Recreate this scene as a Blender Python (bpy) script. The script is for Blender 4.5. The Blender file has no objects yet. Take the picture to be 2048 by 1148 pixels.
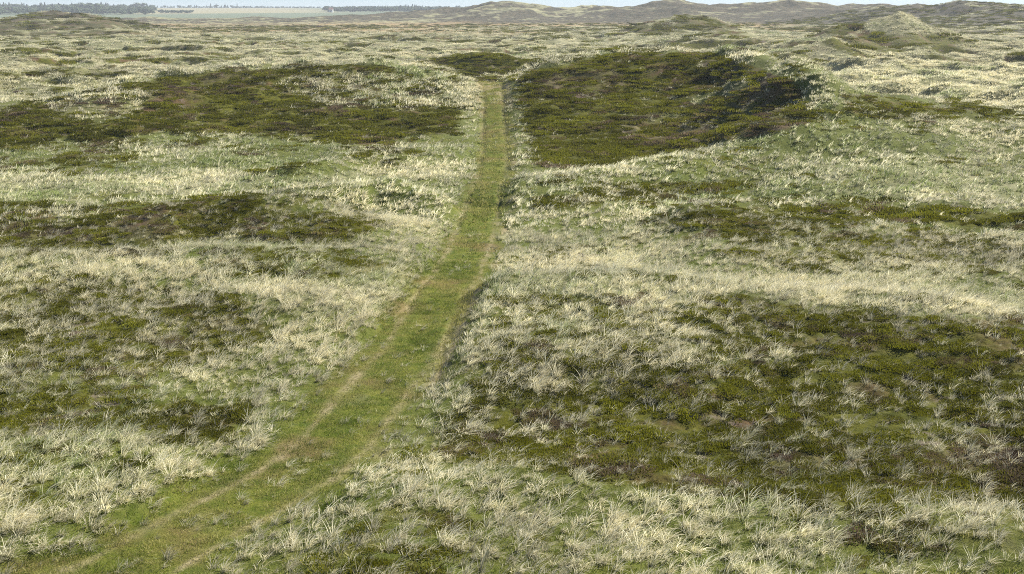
import bpy, math, random
import numpy as np

R = math.radians
rng = np.random.default_rng(7)
random.seed(7)
scn = bpy.context.scene
COL = scn.collection

# ------------------------------------------------------------------ camera, sky, sun, exposure
ZC = 8.5                       # eye height above the heath floor
FPX = 2500.0                   # focal length in photo pixels (2048 wide)
YH = 16.0                      # horizon row in the photo
PITCH = math.atan((574 - YH) / FPX)
cam_d = bpy.data.cameras.new('camera')
cam = bpy.data.objects.new('camera', cam_d)
COL.objects.link(cam)
cam.location = (0, 0, ZC)
cam.rotation_euler = (math.pi / 2 - PITCH, 0, 0)
cam_d.lens = 36.0 * FPX / 2048
cam_d.sensor_width = 36
cam_d.clip_start = 0.1
cam_d.clip_end = 30000
scn.camera = cam

SUN_AZ, SUN_EL = R(56), R(40)   # azimuth clockwise from the view direction: from the right
w = bpy.data.worlds.new('World')
scn.world = w
w.use_nodes = True
nt = w.node_tree
bg = nt.nodes['Background']
sky = nt.nodes.new('ShaderNodeTexSky')
sky.sky_type = 'NISHITA'
sky.sun_disc = False
sky.sun_elevation = SUN_EL
sky.sun_rotation = SUN_AZ
sky.air_density = 1.0
sky.dust_density = 0.4
sky.ozone_density = 2.0
tc = nt.nodes.new('ShaderNodeTexCoord'); va = nt.nodes.new('ShaderNodeVectorMath'); va.inputs[1].default_value = (0, 0, 0.07)
nt.links.new(tc.outputs['Generated'], va.inputs[0])
vn = nt.nodes.new('ShaderNodeVectorMath'); vn.operation = 'NORMALIZE'
nt.links.new(va.outputs[0], vn.inputs[0]); nt.links.new(vn.outputs[0], sky.inputs[0])
nt.links.new(sky.outputs[0], bg.inputs[0])
bg.inputs[1].default_value = 0.062
sd = bpy.data.lights.new('sun', 'SUN')
sd.energy = 5.0
sd.angle = R(0.5)
sd.color = (1.0, 0.94, 0.84)
sun = bpy.data.objects.new('sun', sd)
COL.objects.link(sun)
sun.rotation_euler = (math.pi / 2 - SUN_EL, 0, math.pi - SUN_AZ)
sun.location = (60, 20, 60)
scn.view_settings.view_transform = 'Standard'
scn.view_settings.look = 'None'
scn.view_settings.gamma = 1
scn.view_settings.exposure = 1.12
scn.view_settings.use_curve_mapping = False
scn.cycles.max_bounces = 5
scn.cycles.diffuse_bounces = 3
scn.cycles.transmission_bounces = 4
scn.cycles.volume_bounces = 0
scn.cycles.use_denoising = False
scn.cycles.filter_width = 1.0

# ------------------------------------------------------------------ noise
_perm = rng.permutation(256)
_perm = np.concatenate([_perm, _perm])
_ga = rng.uniform(0, 2 * np.pi, 256)
_gx, _gy = np.cos(_ga), np.sin(_ga)

def perlin(x, y):
    xi = np.floor(x).astype(np.int64); yi = np.floor(y).astype(np.int64)
    xf = x - xi; yf = y - yi
    u = xf * xf * xf * (xf * (xf * 6 - 15) + 10)
    v = yf * yf * yf * (yf * (yf * 6 - 15) + 10)
    xi &= 255; yi &= 255
    def g(ix, iy, dx, dy):
        h = _perm[_perm[ix & 255] + (iy & 255)]
        return _gx[h] * dx + _gy[h] * dy
    a = g(xi, yi, xf, yf); b = g(xi + 1, yi, xf - 1, yf)
    c = g(xi, yi + 1, xf, yf - 1); d = g(xi + 1, yi + 1, xf - 1, yf - 1)
    return ((a + u * (b - a)) * (1 - v) + (c + u * (d - c)) * v) * 1.5

def fbm(x, y, s, o=3, sd=0.0):
    r = 0; amp = 1; tot = 0
    x = x / s + sd * 17.3 + 3.1; y = y / s + sd * 9.7 + 1.7
    for k in range(o):
        r = r + amp * perlin(x, y); tot += amp
        amp *= 0.55; x = x * 2.03 + 11.1; y = y * 2.03 + 5.3
    return r / tot

def sstep(a, b, x):
    t = np.clip((x - a) / (b - a), 0, 1)
    return t * t * (3 - 2 * t)

# ------------------------------------------------------------------ photo ray <-> place
cp, sp = math.cos(PITCH), math.sin(PITCH)

def ray(px, py):
    """direction of the sight line, as slopes per metre of forward distance"""
    a, b = (px - 1024) / FPX, (574 - py) / FPX
    fy = cp + b * sp; fz = -sp + b * cp
    return a / fy, fz / fy

def at_z(px, py, z):
    sx, sz = ray(px, py)
    Y = (z - ZC) / sz
    return sx * Y, Y, z

def at_y(px, py, Y):
    sx, sz = ray(px, py)
    return sx * Y, Y, ZC + sz * Y

def project(X, Y, Z):
    dz = Z - ZC
    f = Y * cp - dz * sp
    u = Y * sp + dz * cp
    f = np.where(f < 0.5, 0.5, f)
    return 1024 + FPX * X / f, 574 - FPX * u / f

# ------------------------------------------------------------------ dune crests: (points, front width, back width)
def Lz(z, *pts): return [at_z(p[0], p[1], p[2] if len(p) > 2 else z) for p in pts]
def Ly(Y, *pts): return [at_y(p[0], p[1], p[2] if len(p) > 2 else Y) for p in pts]

RIDGES = [
    # near hummocks
    (Lz(.50, (800, 975), (1000, 955), (1250, 955), (1500, 985), (1800, 1035), (2300, 1120)), 5, 2.2),
    (Lz(.35, (-300, 900), (0, 905), (150, 915), (280, 935)), 4, 2.5),
    (Lz(.95, (1000, 572, .7), (1200, 566), (1400, 572), (1700, 592), (1900, 615), (2400, 680)), 9, 3.5),
    (Lz(.45, (1050, 690), (1200, 700), (1400, 720)), 4, 4),
    (Lz(1.0, (-400, 520), (0, 515), (300, 492), (600, 490), (740, 500, .7)), 9, 3.2),
    (Lz(.55, (250, 640), (450, 600), (640, 590)), 4, 4),
    (Lz(1.4, (230, 434, .9), (330, 410), (430, 397), (560, 402), (660, 418, 1.2), (760, 450, .7)), 5, 4.0),
    (Lz(.5, (-300, 405), (0, 408), (150, 425)), 5, 4.0),
    (Lz(1.0, (470, 385, .7), (600, 372), (780, 362), (850, 380), (885, 410, .6)), 4, 3),
    (Lz(.9, (450, 372, .1), (600, 335), (700, 312), (800, 300), (930, 290, .6)), 4, 4),
    (Ly(64, (1050, 355, 57), (1200, 342, 60), (1350, 313, 63), (1450, 298, 66), (1560, 266, 69), (1640, 228, 72)), 7, 4),
    (Lz(.5, (1040, 385), (1080, 388), (1150, 395)), 3, 2.5),
    (Lz(.9, (1400, 412), (1600, 405), (1900, 408), (2300, 425)), 7, 4),
    # left long heather dune
    (Ly(100, (-500, 215, 86), (0, 210, 86), (90, 204, 88), (200, 174, 92), (350, 150, 96), (500, 141, 98), (560, 136, 100), (720, 126, 102), (800, 143, 101), (880, 160, 100), (925, 182, 100), (965, 172, 104), (985, 170, 102)), 19, 9),
    # right bowl and peak
    (Ly(120, (985, 170, 102), (1030, 150, 102), (1100, 130, 102), (1200, 111, 103), (1300, 102, 103), (1440, 103, 100), (1500, 117, 93), (1550, 132, 86), (1600, 150, 80)), 22, 9),
    (Ly(100, (1600, 150, 80), (1625, 190, 76), (1645, 228, 72)), 6, 8),
    (Ly(100, (1600, 150, 80), (1680, 178, 80), (1760, 194, 79), (1850, 208, 78), (1950, 224, 76), (2048, 241, 74), (2350, 285, 66)), 16, 7),
    (Lz(1, (1290, 250, .9), (1400, 212, 1.9), (1500, 178, 3.0), (1570, 150, 4.0)), 4, 4),
    # second line
    (Ly(140, (820, 132), (860, 122), (930, 108), (1000, 112), (1080, 128)), 8, 7),
    (Ly(125, (-300, 148), (0, 148), (50, 156), (110, 178, 120)), 12, 8),
    (Ly(165, (-300, 112), (0, 109), (60, 112), (110, 126)), 9, 7),
    (Lz(.9, (200, 112), (280, 104), (360, 112)), 10, 10),
    # right mid distance
    (Ly(180, (1540, 104, 180), (1600, 93, 180), (1650, 82, 180), (1690, 98, 176), (1720, 124, 168)), 14, 9),
    (Ly(200, (1690, 76), (1740, 88), (1790, 102), (1850, 112, 195)), 10, 9),
    (Ly(240, (1610, 78), (1650, 62), (1690, 45), (1730, 41), (1760, 36), (1792, 26), (1820, 38), (1860, 56), (1900, 66), (1960, 76)), 24, 20),
    (Ly(240, (1792, 26), (1800, 44, 232), (1815, 62, 224)), 14, 14),
    (Ly(270, (1380, 66), (1450, 54), (1480, 56), (1530, 76)), 22, 14),
    (Ly(360, (1240, 56), (1290, 36), (1350, 27), (1400, 32), (1440, 44), (1480, 54)), 40, 28),
    (Ly(430, (1900, 62, 430), (1980, 52, 430), (2048, 36, 430), (2300, 25, 430)), 60, 40),
    (Ly(190, (1880, 128, 190), (2048, 140, 185), (2300, 150, 180)), 14, 10),
    # far dunes, right
    (Ly(800, (690, 34, 820), (760, 27, 820), (850, 19, 820), (900, 18, 810), (980, 18, 800), (1010, 12, 790), (1050, 9, 790), (1100, 14, 790), (1130, 16, 790), (1170, 15, 780), (1210, 10, 780), (1250, 19, 780)), 110, 60),
    (Ly(740, (1245, 22, 760), (1270, 11, 760), (1300, 4, 755), (1345, 3, 750), (1400, 8, 750), (1440, 7, 750), (1500, 2, 745), (1540, 3, 740), (1610, 9, 740), (1690, 15, 740)), 100, 60),
    (Ly(620, (1590, 28, 640), (1650, 22, 620), (1700, 17, 620), (1740, 9, 620), (1765, 9, 620), (1795, 20, 620), (1820, 14, 660), (1845, 20, 640)), 80, 50),
    (Ly(560, (1830, 22, 590), (1860, 13, 580), (1900, 8, 570), (1950, 9, 570), (2048, 12, 560), (2400, 8, 560)), 110, 60),
    # far dunes, left
    (Ly(430, (-300, 34, 430), (0, 30, 430), (50, 21, 435), (90, 20, 435), (125, 24, 430), (170, 24, 430), (205, 29, 430), (235, 44, 420), (260, 56, 400)), 45, 40),
    (Ly(380, (-200, 44, 380), (0, 40, 380), (60, 40, 380), (110, 33, 385), (160, 31, 385), (200, 38, 380)), 30, 25),
    (Ly(760, (240, 40, 760), (290, 35, 760), (350, 40, 760), (420, 40, 760), (500, 36, 760), (560, 38, 760), (640, 33, 760), (700, 32, 760), (760, 34, 760), (860, 38, 760)), 70, 50),
    # farm slope behind, rising away from the viewer
    ]

def ridge_height(X, Y, poly, wf, wb):
    """smooth dune along a crest line: highest of many overlapping humps, gentle in front, steeper behind"""
    out = np.zeros(X.shape)
    wx = 0.24 * (wf + wb)
    flat = out.ravel(); Xr = X.ravel(); Yr = Y.ravel()
    for a, b in zip(poly[:-1], poly[1:]):
        n = max(2, int(math.hypot(b[0] - a[0], b[1] - a[1]) / (0.13 * min(wx, wb))) + 1)
        for k in range(n):
            t = k / n
            cx, cy, cz = (a[i] + t * (b[i] - a[i]) for i in range(3))
            if cz <= 0: continue
            sel = np.nonzero((np.abs(Xr - cx) < 2 * wx) & (Yr > cy - 2 * wf) & (Yr < cy + 2 * wb))[0]
            dy = Yr[sel] - cy
            q = ((Xr[sel] - cx) / wx) ** 2 + (dy / np.where(dy < 0, wf, wb)) ** 2
            h = cz * np.exp(-1.6 * q ** 0.85)
            flat[sel] = np.maximum(flat[sel], h)
    return flat.reshape(X.shape)

# the wheel track: centre line
TRK = [at_z(x, y, 0.0) for x, y in ((-250, 1330), (20, 1230), (240, 1148), (320, 1100), (405, 1050), (505, 1000), (590, 950), (655, 900), (700, 850), (742, 800),
       (782, 750), (822, 700), (850, 650), (880, 600), (912, 550), (938, 500), (955, 450), (968, 400), (985, 350), (990, 300), (987, 250), (985, 232))]
TRK += [at_y(976, 200, 100), at_y(968, 175, 104), (TRK[-1][0] - 3.5, 130, 0)]

def track_off(X, Y):
    """signed distance to the track's centre line, right side positive"""
    best = np.full(X.shape, 1e9); sg = np.zeros(X.shape)
    for a, b in zip(TRK[:-1], TRK[1:]):
        dx, dy = b[0] - a[0], b[1] - a[1]
        L2 = dx * dx + dy * dy
        t = np.clip(((X - a[0]) * dx + (Y - a[1]) * dy) / L2, 0, 1)
        ex, ey = X - a[0] - t * dx, Y - a[1] - t * dy
        d2 = ex * ex + ey * ey
        m = d2 < best
        best = np.where(m, d2, best); sg = np.where(m, np.sign(ex * dy - ey * dx), sg)
    return np.sqrt(best) * sg

# ------------------------------------------------------------------ polar grid, dense inside the view
NT = 880
TH = 0.60
th = np.concatenate([np.linspace(-math.pi, -TH, 61)[:-1], np.linspace(-TH, TH, NT), np.linspace(TH, math.pi, 61)[1:]])
T0 = 60
rr = np.concatenate([np.geomspace(1.2, 14, 41)[:-1], np.geomspace(14, 150, 1001)[:-1], np.geomspace(150, 1200, 461)[:-1], np.geomspace(1200, 4000, 91)])
RR, TT = np.meshgrid(rr, th, indexing='ij')
X = RR * np.sin(TT); Y = RR * np.cos(TT)

toff = track_off(X, Y)
acc = np.zeros_like(X)
for poly, wf, wb in RIDGES:
    if 200 < poly[0][1] < 460:
        poly = [(p[0], p[1], p[2] - 1.1) for p in poly]      # leaves room for the grass on the crest
    xs = [p[0] for p in poly]; ys = [p[1] for p in poly]
    m = 2.2 * max(wf, wb)
    sel = (X > min(xs) - m) & (X < max(xs) + m) & (Y > min(ys) - m) & (Y < max(ys) + m)
    if not sel.any():
        continue
    xs_, ys_ = X[sel], Y[sel]
    wob = max(wf, 3) * 0.22
    acc[sel] += ridge_height(xs_ + wob * fbm(xs_, ys_, max(wf, 3) * .9, 2, 5), ys_ + wob * fbm(xs_, ys_, max(wf, 3) * .9, 2, 6), poly, wf, wb) ** 5
big = acc ** 0.2
# hummocks
far = sstep(100, 140, RR) * (1 - sstep(900, 1400, RR))
hum = fbm(X, Y * 1.3, 26, 3, 1)
humr = 1 - np.abs(fbm(X, Y * 1.4, 30, 3, 2)) * 2.6
Z = big.copy()
hum2 = 1 - np.abs(fbm(X, Y * 1.4, 12, 3, 9)) * 2.8
calm = 1 - 0.85 * sstep(0.8, 2.5, big)
Z += far * calm * (1.3 * sstep(0.3, 1.0, humr) + 0.6 * sstep(.3, 1, hum2) + 0.7 * hum - 0.35) * (1 - 0.35 * sstep(400, 700, RR)) * (1 - 0.7 * sstep(330, 450, RR) * sstep(650, 560, RR))
rg = 1 - np.abs(fbm(X, Y, 70, 4, 10)) * 2.2
Z += sstep(250, 450, RR) * (1 - sstep(950, 1100, RR)) * np.clip(big - 1, 0, 8) * 0.34 * (rg - 0.70 + 0.35 * fbm(X, Y, 22, 3, 35))
Z += 0.9 * sstep(300, 600, RR) * (1 - sstep(1000, 1400, RR)) * fbm(X, Y, 60, 4, 8) * np.clip(big / 6, 0.25, 1.2)
Z += 1.1 * sstep(420, 600, RR) * (1 - sstep(1000, 1100, RR)) * np.clip(big / 5, 0, 1.4) * (1.5 * fbm(X, Y, 38, 3, 36) + 1.2 * (0.6 - np.abs(fbm(X, Y, 50, 3, 37)) * 2))
near = 1 - sstep(110, 200, RR)
Z += near * (0.26 * fbm(X, Y, 9, 2, 3) + 0.18 * fbm(X, Y, 2.8, 3, 4))
Z += near * np.clip(big / 3, 0, 1.3) * (0.55 * (0.6 - np.abs(fbm(X, Y, 9, 3, 38)) * 2.2) + .15 * fbm(X, Y, 3, 2, 39)) * sstep(1.6, 4, np.abs(toff))
Z += sstep(130, 200, RR) * (1 - sstep(430, 480, RR)) * np.clip(big / 4, 0, 1.5) * (0.8 * (0.5 - np.abs(fbm(X, Y, 17, 4, 40)) * 2))
# carve the track into the sand
tw = (1 - sstep(99, 109, RR))
carve = sstep(1.7, 0.95, np.abs(toff + 0.15 * fbm(X, Y, 3, 2, 6)))
Zs = Z
Z = Z - carve * (0.20 + 0.30 * np.clip(Z - 0.3, 0, 1) * sstep(85, 70, RR)) * (1 - .6 * sstep(45, 60, RR)) * tw
Z += 0.05 * tw * (1 - sstep(40, 55, RR)) * np.exp(-((toff - 1.8) / 0.5) ** 2)      # bank on its right side
ra = np.abs(np.abs(toff + 0.07 * fbm(X, Y, 4, 2, 7)) - 0.74)
rut = np.exp(-(ra / (0.125 * np.clip(1 + 1.2 * fbm(X, Y, 1.6, 2, 49), .5, 1.8) + 0.06 * sstep(44, 70, RR))) ** 2) * tw
Z -= (0.08 + 0.05 * sstep(44, 58, RR)) * rut
# the dune the viewer stands on
Z = np.maximum(Z, (6.95 * np.exp(-(RR / 6.6) ** 2.2)))
# farmland rises from the plain
farm_z = 8.45 * np.clip((RR - 1150) / 1150, 0, 1) ** 1.05 + 0.5 * fbm(X, Y, 300, 2, 31) * np.clip((RR - 1150) / 400, 0, 1) - 6 * sstep(2450, 3600, RR)
Z = Z * (1 - sstep(1050, 1200, RR)) + farm_z * sstep(1050, 1200, RR)

# ------------------------------------------------------------------ vegetation map
PX, PY = project(X, Y, Z)
PX = np.where(Y < 3, 5000, PX); PY = np.where(Y < 3, 3000, PY)

def poly_mask(px, py, poly, feather=1.0):
    inside = np.zeros(px.shape, bool)
    d2 = np.full(px.shape, 1e12)
    n = len(poly)
    for i in range(n):
        x0, y0 = poly[i]; x1, y1 = poly[(i + 1) % n]
        if y0 != y1:
            c = ((y0 > py) != (y1 > py)) & (px < (x1 - x0) * (py - y0) / (y1 - y0) + x0)
            inside ^= c
        dx, dy = x1 - x0, y1 - y0
        t = np.clip(((px - x0) * dx + (py - y0) * dy) / (dx * dx + dy * dy), 0, 1)
        d2 = np.minimum(d2, (px - x0 - t * dx) ** 2 + ((py - y0 - t * dy) * 1.6) ** 2)
    d = np.sqrt(d2) * np.where(inside, 1, -1)
    f = np.clip((py - YH) * 0.05, 1.5, 30) * feather
    return sstep(-f, f, d)

# (outline, heather cover, tuft cover, feather)
V = [
    # heather slopes
    ([(-500, 222), (0, 213), (100, 207), (200, 180), (350, 153), (560, 139), (720, 128), (760, 132), (860, 160), (905, 200), (925, 225), (905, 275), (720, 287), (560, 272), (330, 264), (200, 282), (0, 292), (-500, 300)], 1.0, 0.05, 0.7),
    ([(560, 150), (700, 138), (865, 160), (915, 205), (820, 222), (640, 205), (560, 180)], 0.6, 0.85, 1.2),
    ([(90, 205), (230, 178), (310, 190), (260, 240), (130, 235)], 0.35, 0.85, 1.0),
    ([(860, 150), (940, 165), (945, 200), (905, 215)], 0.3, 0.90, 1.0),
    ([(985, 178), (1030, 155), (1100, 133), (1200, 114), (1300, 105), (1450, 108), (1540, 150), (1640, 240), (1500, 288), (1340, 308), (1200, 335), (1070, 340), (1045, 240), (1005, 200)], 1.0, 0.07, 0.7),
    ([(1260, 245), (1400, 200), (1520, 140), (1600, 170), (1650, 225), (1560, 262), (1400, 262)], 0.95, 0.40, 1.0),
    ([(1300, 245), (1400, 210), (1520, 165), (1500, 150), (1380, 200)], 0.3, 0.80, 0.8),
    ([(1500, 112), (1560, 130), (1650, 190), (1680, 240), (1630, 240), (1590, 175), (1520, 130)], 0.05, 1.00, 0.8),
    ([(1680, 185), (1860, 205), (1900, 235), (1760, 240), (1690, 220)], 0.85, 0.42, 1.3),
    ([(1880, 195), (2500, 190), (2500, 222), (2048, 226), (1900, 212)], 0.8, 0.56, 1.0),
    # left mound with dark top
    ([(-500, 415), (0, 412), (120, 430), (220, 432), (300, 414), (430, 396), (600, 406), (760, 442), (720, 468), (560, 482), (330, 492), (0, 502), (-500, 505)], 1.0, 0.11, 0.55),
    ([(-500, 415), (120, 425), (280, 440), (300, 490), (-500, 500)], 0.9, 0.45, 1.0),
    ([(200, 410), (300, 405), (330, 420), (230, 432)], 0.6, 0.25, 1.0),
    # right side strips
    ([(1040, 395), (1200, 372), (1400, 358), (1530, 352), (1480, 380), (1250, 410), (1100, 428)], 0.75, 0.55, 1.0),
    ([(1370, 428), (1500, 410), (1700, 417), (1900, 412), (2500, 425), (2500, 458), (1900, 450), (1700, 456), (1500, 472), (1400, 462)], 0.95, 0.27, 0.6),
    ([(1480, 475), (1900, 470), (2100, 480), (2100, 520), (1900, 535), (1600, 540), (1450, 500)], 0.75, 0.64, 1.2),
    ([(970, 590), (1150, 575), (1400, 588), (1480, 690), (1330, 780), (1000, 800), (960, 700)], 0.75, 0.80, 1.3),
    ([(1390, 586), (1700, 592), (1900, 630), (2400, 700), (2400, 760), (1700, 745), (1450, 705), (1380, 620)], 0.95, 0.53, 0.9),
    ([(830, 880), (960, 822), (1250, 770), (1700, 735), (2500, 755), (2500, 1000), (2048, 1010), (1700, 1010), (1300, 960), (1000, 932), (860, 905)], 1.0, 0.25, 0.8),
    ([(1250, 770), (1700, 735), (2500, 755), (2500, 850), (1700, 830), (1350, 850)], 0.9, 0.52, 1.2),
    # left foreground
    ([(-400, 540), (180, 560), (420, 610), (580, 640), (480, 710), (200, 740), (-400, 740)], 0.8, 0.80, 1.5),
    ([(-400, 770), (250, 785), (480, 818), (470, 885), (300, 872), (-400, 865)], 0.95, 0.48, 1.0),
    ([(420, 500), (700, 500), (740, 530), (600, 560), (450, 545)], 0.7, 0.72, 1.3),
    # dense pale bands
    ([(-500, 340), (0, 350), (300, 352), (600, 345), (800, 330), (900, 330), (900, 360), (600, 372), (420, 392), (200, 405), (-500, 398)], 0.0, 1.00, 0.8),
    ([(400, 560), (740, 548), (810, 530), (790, 600), (700, 690), (640, 740), (560, 700), (480, 620)], 0.0, 1.00, 1.0),
    ([(1000, 545), (1400, 548), (1900, 588), (2400, 660), (2400, 690), (1900, 618), (1400, 580), (1000, 580)], 0.0, 1.00, 0.8),
    ([(1050, 352), (1350, 312), (1640, 235), (1700, 245), (2048, 265), (2500, 300), (2500, 400), (1800, 400), (1500, 395), (1540, 345), (1300, 355), (1100, 378)], 0.05, 0.95, 1.0),
    ([(740, 960), (1100, 948), (1500, 985), (1600, 1010), (1500, 1040), (1100, 1030), (760, 1050)], 0.05, 0.90, 1.0),
]
FARV = [
    ([(1700, 44), (1792, 24), (1830, 38), (1900, 66), (1800, 72), (1740, 64)], 0.05, 0.55, .8, 200, 300),
    ([(1650, 66), (1670, 50), (1735, 42), (1725, 58), (1690, 74)], 1.0, 0.1, .8, 200, 300),
    ([(1690, 74), (1800, 72), (1900, 72), (1960, 84), (1850, 96), (1700, 92)], 0.9, 0.15, 1.2, 195, 300),
    ([(1560, 100), (1640, 84), (1700, 108), (1720, 124), (1620, 118)], 0.15, 0.55, .8, 150, 190),
    ([(1520, 118), (1600, 104), (1640, 122), (1600, 132), (1530, 130)], 0.95, 0.15, .8, 120, 190),
    ([(1350, 34), (1410, 36), (1450, 48), (1400, 56), (1345, 50)], 0.95, 0.1, .8, 300, 420),
    ([(1290, 38), (1350, 28), (1350, 50), (1300, 56)], 0.2, 0.5, .8, 300, 420),
    ([(1600, 135), (1760, 120), (2300, 140), (2300, 195), (1950, 200), (1800, 190), (1660, 165)], 0.03, 0.92, 1.0, 84, 200),
    ([(-400, 150), (0, 152), (50, 160), (120, 185), (180, 172), (60, 205), (-400, 212)], 0.03, 0.95, .8, 92, 140),
    ([(180, 140), (330, 130), (560, 118), (720, 108), (860, 110), (830, 128), (560, 134), (330, 150), (200, 172)], 0.05, 0.9, .8, 102, 210),
    ([(70, 140), (120, 128), (210, 138), (300, 152), (200, 158), (90, 152)], 0.5, 0.5, 1.0, 104, 170),
]
fpx = np.clip((PY - YH) * 0.05, 1.0, 30)
wx = PX + fpx * 2.2 * (fbm(X, Y, 5, 3, 11) + 0.6 * fbm(X, Y, 1.3, 2, 21)) * 1.1
wy = PY + fpx * 1.2 * (fbm(X, Y, 5, 3, 12) + 0.6 * fbm(X, Y, 1.3, 2, 22)) * 1.1
# background cover where no outline reaches
n1 = fbm(X, Y, 7, 4, 13)
HE = sstep(0.02, 0.35, n1 + 0.05) * 0.45
TU = 0.80 - 0.30 * HE
# beyond the big dunes: crests pale, hollows and slopes facing the viewer dark
fm = sstep(104, 116, RR)
n2 = fbm(X, Y * 1.2, 30, 4, 14) * (1 - .6 * sstep(300, 500, RR)) + 0.9 * sstep(300, 500, RR) * fbm(X, Y * .8, 90, 5, 33) + 0.55 * fbm(X, Y, 9, 3, 15)
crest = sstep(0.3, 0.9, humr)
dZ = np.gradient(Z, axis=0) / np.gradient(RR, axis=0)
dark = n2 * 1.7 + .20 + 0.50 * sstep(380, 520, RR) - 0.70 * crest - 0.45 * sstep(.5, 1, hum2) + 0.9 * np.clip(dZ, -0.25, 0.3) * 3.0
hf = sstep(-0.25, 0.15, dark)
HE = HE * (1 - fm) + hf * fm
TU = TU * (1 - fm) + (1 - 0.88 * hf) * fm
vis = (Y > 8) & (RR < 150)
for poly, he, tu, fe in V:
    ys = [p[1] for p in poly]
    sel = vis & (wy > min(ys) - 40) & (wy < max(ys) + 40) & (RR < (115 if max(ys) < 350 else 90))
    mk = poly_mask(wx[sel], wy[sel], poly, fe)
    HE[sel] = HE[sel] * (1 - mk) + he * mk
    TU[sel] = TU[sel] * (1 - mk) + tu * mk
for poly, he, tu, fe, r0_, r1_ in FARV:
    ys = [p[1] for p in poly]
    sel = (Y > 8) & (RR > r0_) & (RR < r1_) & (PY > min(ys) - 25) & (PY < max(ys) + 25)
    mk = poly_mask(wx[sel], PY[sel] + (wy[sel] - PY[sel]) * .5, poly, fe)
    HE[sel] = HE[sel] * (1 - mk) + he * mk
    TU[sel] = TU[sel] * (1 - mk) + tu * mk
PU = np.zeros_like(X)
for poly in ([(80, 205), (230, 178), (420, 150), (560, 150), (420, 190), (300, 215), (200, 240), (120, 235)], [(560, 150), (700, 138), (860, 162), (915, 210), (820, 222), (640, 205)],
             [(990, 172), (1060, 150), (1250, 130), (1300, 150), (1200, 190), (1020, 200)], [(1380, 110), (1520, 125), (1640, 235), (1500, 285), (1260, 300), (1250, 240), (1450, 200)],
             [(210, 430), (400, 420), (480, 470), (300, 490), (0, 470), (0, 440)], [(840, 860), (950, 850), (960, 890), (850, 900)], [(1500, 900), (2000, 880), (2100, 980), (1700, 1000)]):
    ys = [p[1] for p in poly]
    sel = (Y > 8) & (RR < 115) & (PY > min(ys) - 40) & (PY < max(ys) + 40)
    PU[sel] = np.maximum(PU[sel], poly_mask(wx[sel], wy[sel], poly, 1.5))
PU *= sstep(-.25, .25, fbm(X, Y, 2.4, 3, 66) + .1)
FI = np.zeros_like(X)
for poly, fe, r0_, r1_ in ([[(-500, 352), (0, 356), (300, 356), (700, 344), (900, 335), (900, 352), (600, 368), (300, 386), (150, 402), (-500, 398)], 1.0, 40, 75],
                           [[(1000, 550), (1400, 552), (1900, 590), (2400, 660), (2400, 690), (1900, 618), (1400, 582), (1000, 580)], .8, 30, 45],
                           [[(1660, 330), (2400, 320), (2400, 395), (1800, 398), (1640, 380)], 1.5, 45, 75],
                           [[(1620, 135), (1760, 120), (2300, 140), (2300, 215), (2000, 215), (1800, 190), (1660, 165)], 1.0, 84, 220],
                           [[(440, 565), (740, 545), (800, 540), (760, 620), (640, 640), (520, 600)], 1.5, 28, 50]):
    ys = [p[1] for p in poly]
    sel = (Y > 8) & (RR > r0_) & (RR < r1_) & (PY > min(ys) - 40) & (PY < max(ys) + 40)
    FI[sel] = np.maximum(FI[sel], poly_mask(wx[sel], wy[sel], poly, fe))
TU = np.where(RR < 90, np.maximum(TU, 0.44 * (1 - 0.6 * sstep(46, 60, RR))), TU)
HE *= 1 - FI
TU = np.maximum(TU, FI)
# clumpiness of the tufts
nc = fbm(X, Y, 1.8, 3, 16)
nearm = 1 - sstep(60, 110, RR)
TU = np.clip(TU * (1 + (1.3 + .5 * sstep(40, 60, RR) * sstep(100, 80, RR)) * (1 - .85 * FI) * (fbm(X, Y, 8, 3, 46) * (1.1 - TU * .6))), 0, 1)
TU = np.clip(TU * (1 + (1.3 * nc) * (1.12 - TU)), 0, 1)
# far distance specials: brown plain, far dunes greyer
plain = sstep(330, 480, RR) * (1 - sstep(600, 720, RR)) * sstep(1.2, 0.3, big)
BR = np.clip(plain * (0.4 + 0.8 * sstep(-0.2, 0.2, fbm(X * 0.5, Y, 60, 3, 17))), 0, 1)
# track
at = np.abs(toff)
tn = fbm(X, Y, 2.2, 3, 18)
lim = np.where(toff < 0, 1.0 + 0.38 * sstep(50, 24, RR), 1.12) + 0.35 * tn + 0.25 * fbm(X, Y, .6, 2, 47)
grn = sstep(0.35, -0.35, at - lim) * tw
grn = np.maximum(grn, 0.55 * sstep(0.05, 0.5, fbm(X, Y, 4.5, 3, 19) + 0.22 * (RR < 26) + 0.08 * (RR < 32) - 0.35 * sstep(60, 100, RR)) * (1 - HE))
tk = sstep(1.6, 1.15, at + 0.35 * tn) * tw
HE *= 1 - sstep(2.6, 1.6, at) * tw
TU *= 1 - 0.95 * sstep(0.45, -0.45, at - lim + 0.1) * tw
TU = np.maximum(TU, 0.9 * np.exp(-((at - lim - .9) / .7) ** 2) * tw * (RR > 14) * sstep(-.25, .2, nc))
RS = rut * sstep(44, 58, RR) * np.where(toff > 0, 0.55, 0.3) * np.clip(.8 + 1.2 * fbm(X, Y, 2.5, 2, 50), .2, 1)  # dark green far rut beds with bank shade painted in, stronger at right
rutm = rut * np.clip(0.9 + 0.7 * tn, 0.35, 1) * (1 - 0.35 * sstep(40, 60, RR))
SA = np.clip(0.85 * rutm * np.clip(0.75 + 1.3 * fbm(X, Y, .7, 3, 48), .1, 1) + 0.9 * np.exp(-((toff - 1.15) / 0.2) ** 2) * sstep(0.1, 0.35, fbm(X, Y, 3.0, 2, 20) + 0.45 * ((PY > 560) & (PY < 760))) * tw, 0, 1)
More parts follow.
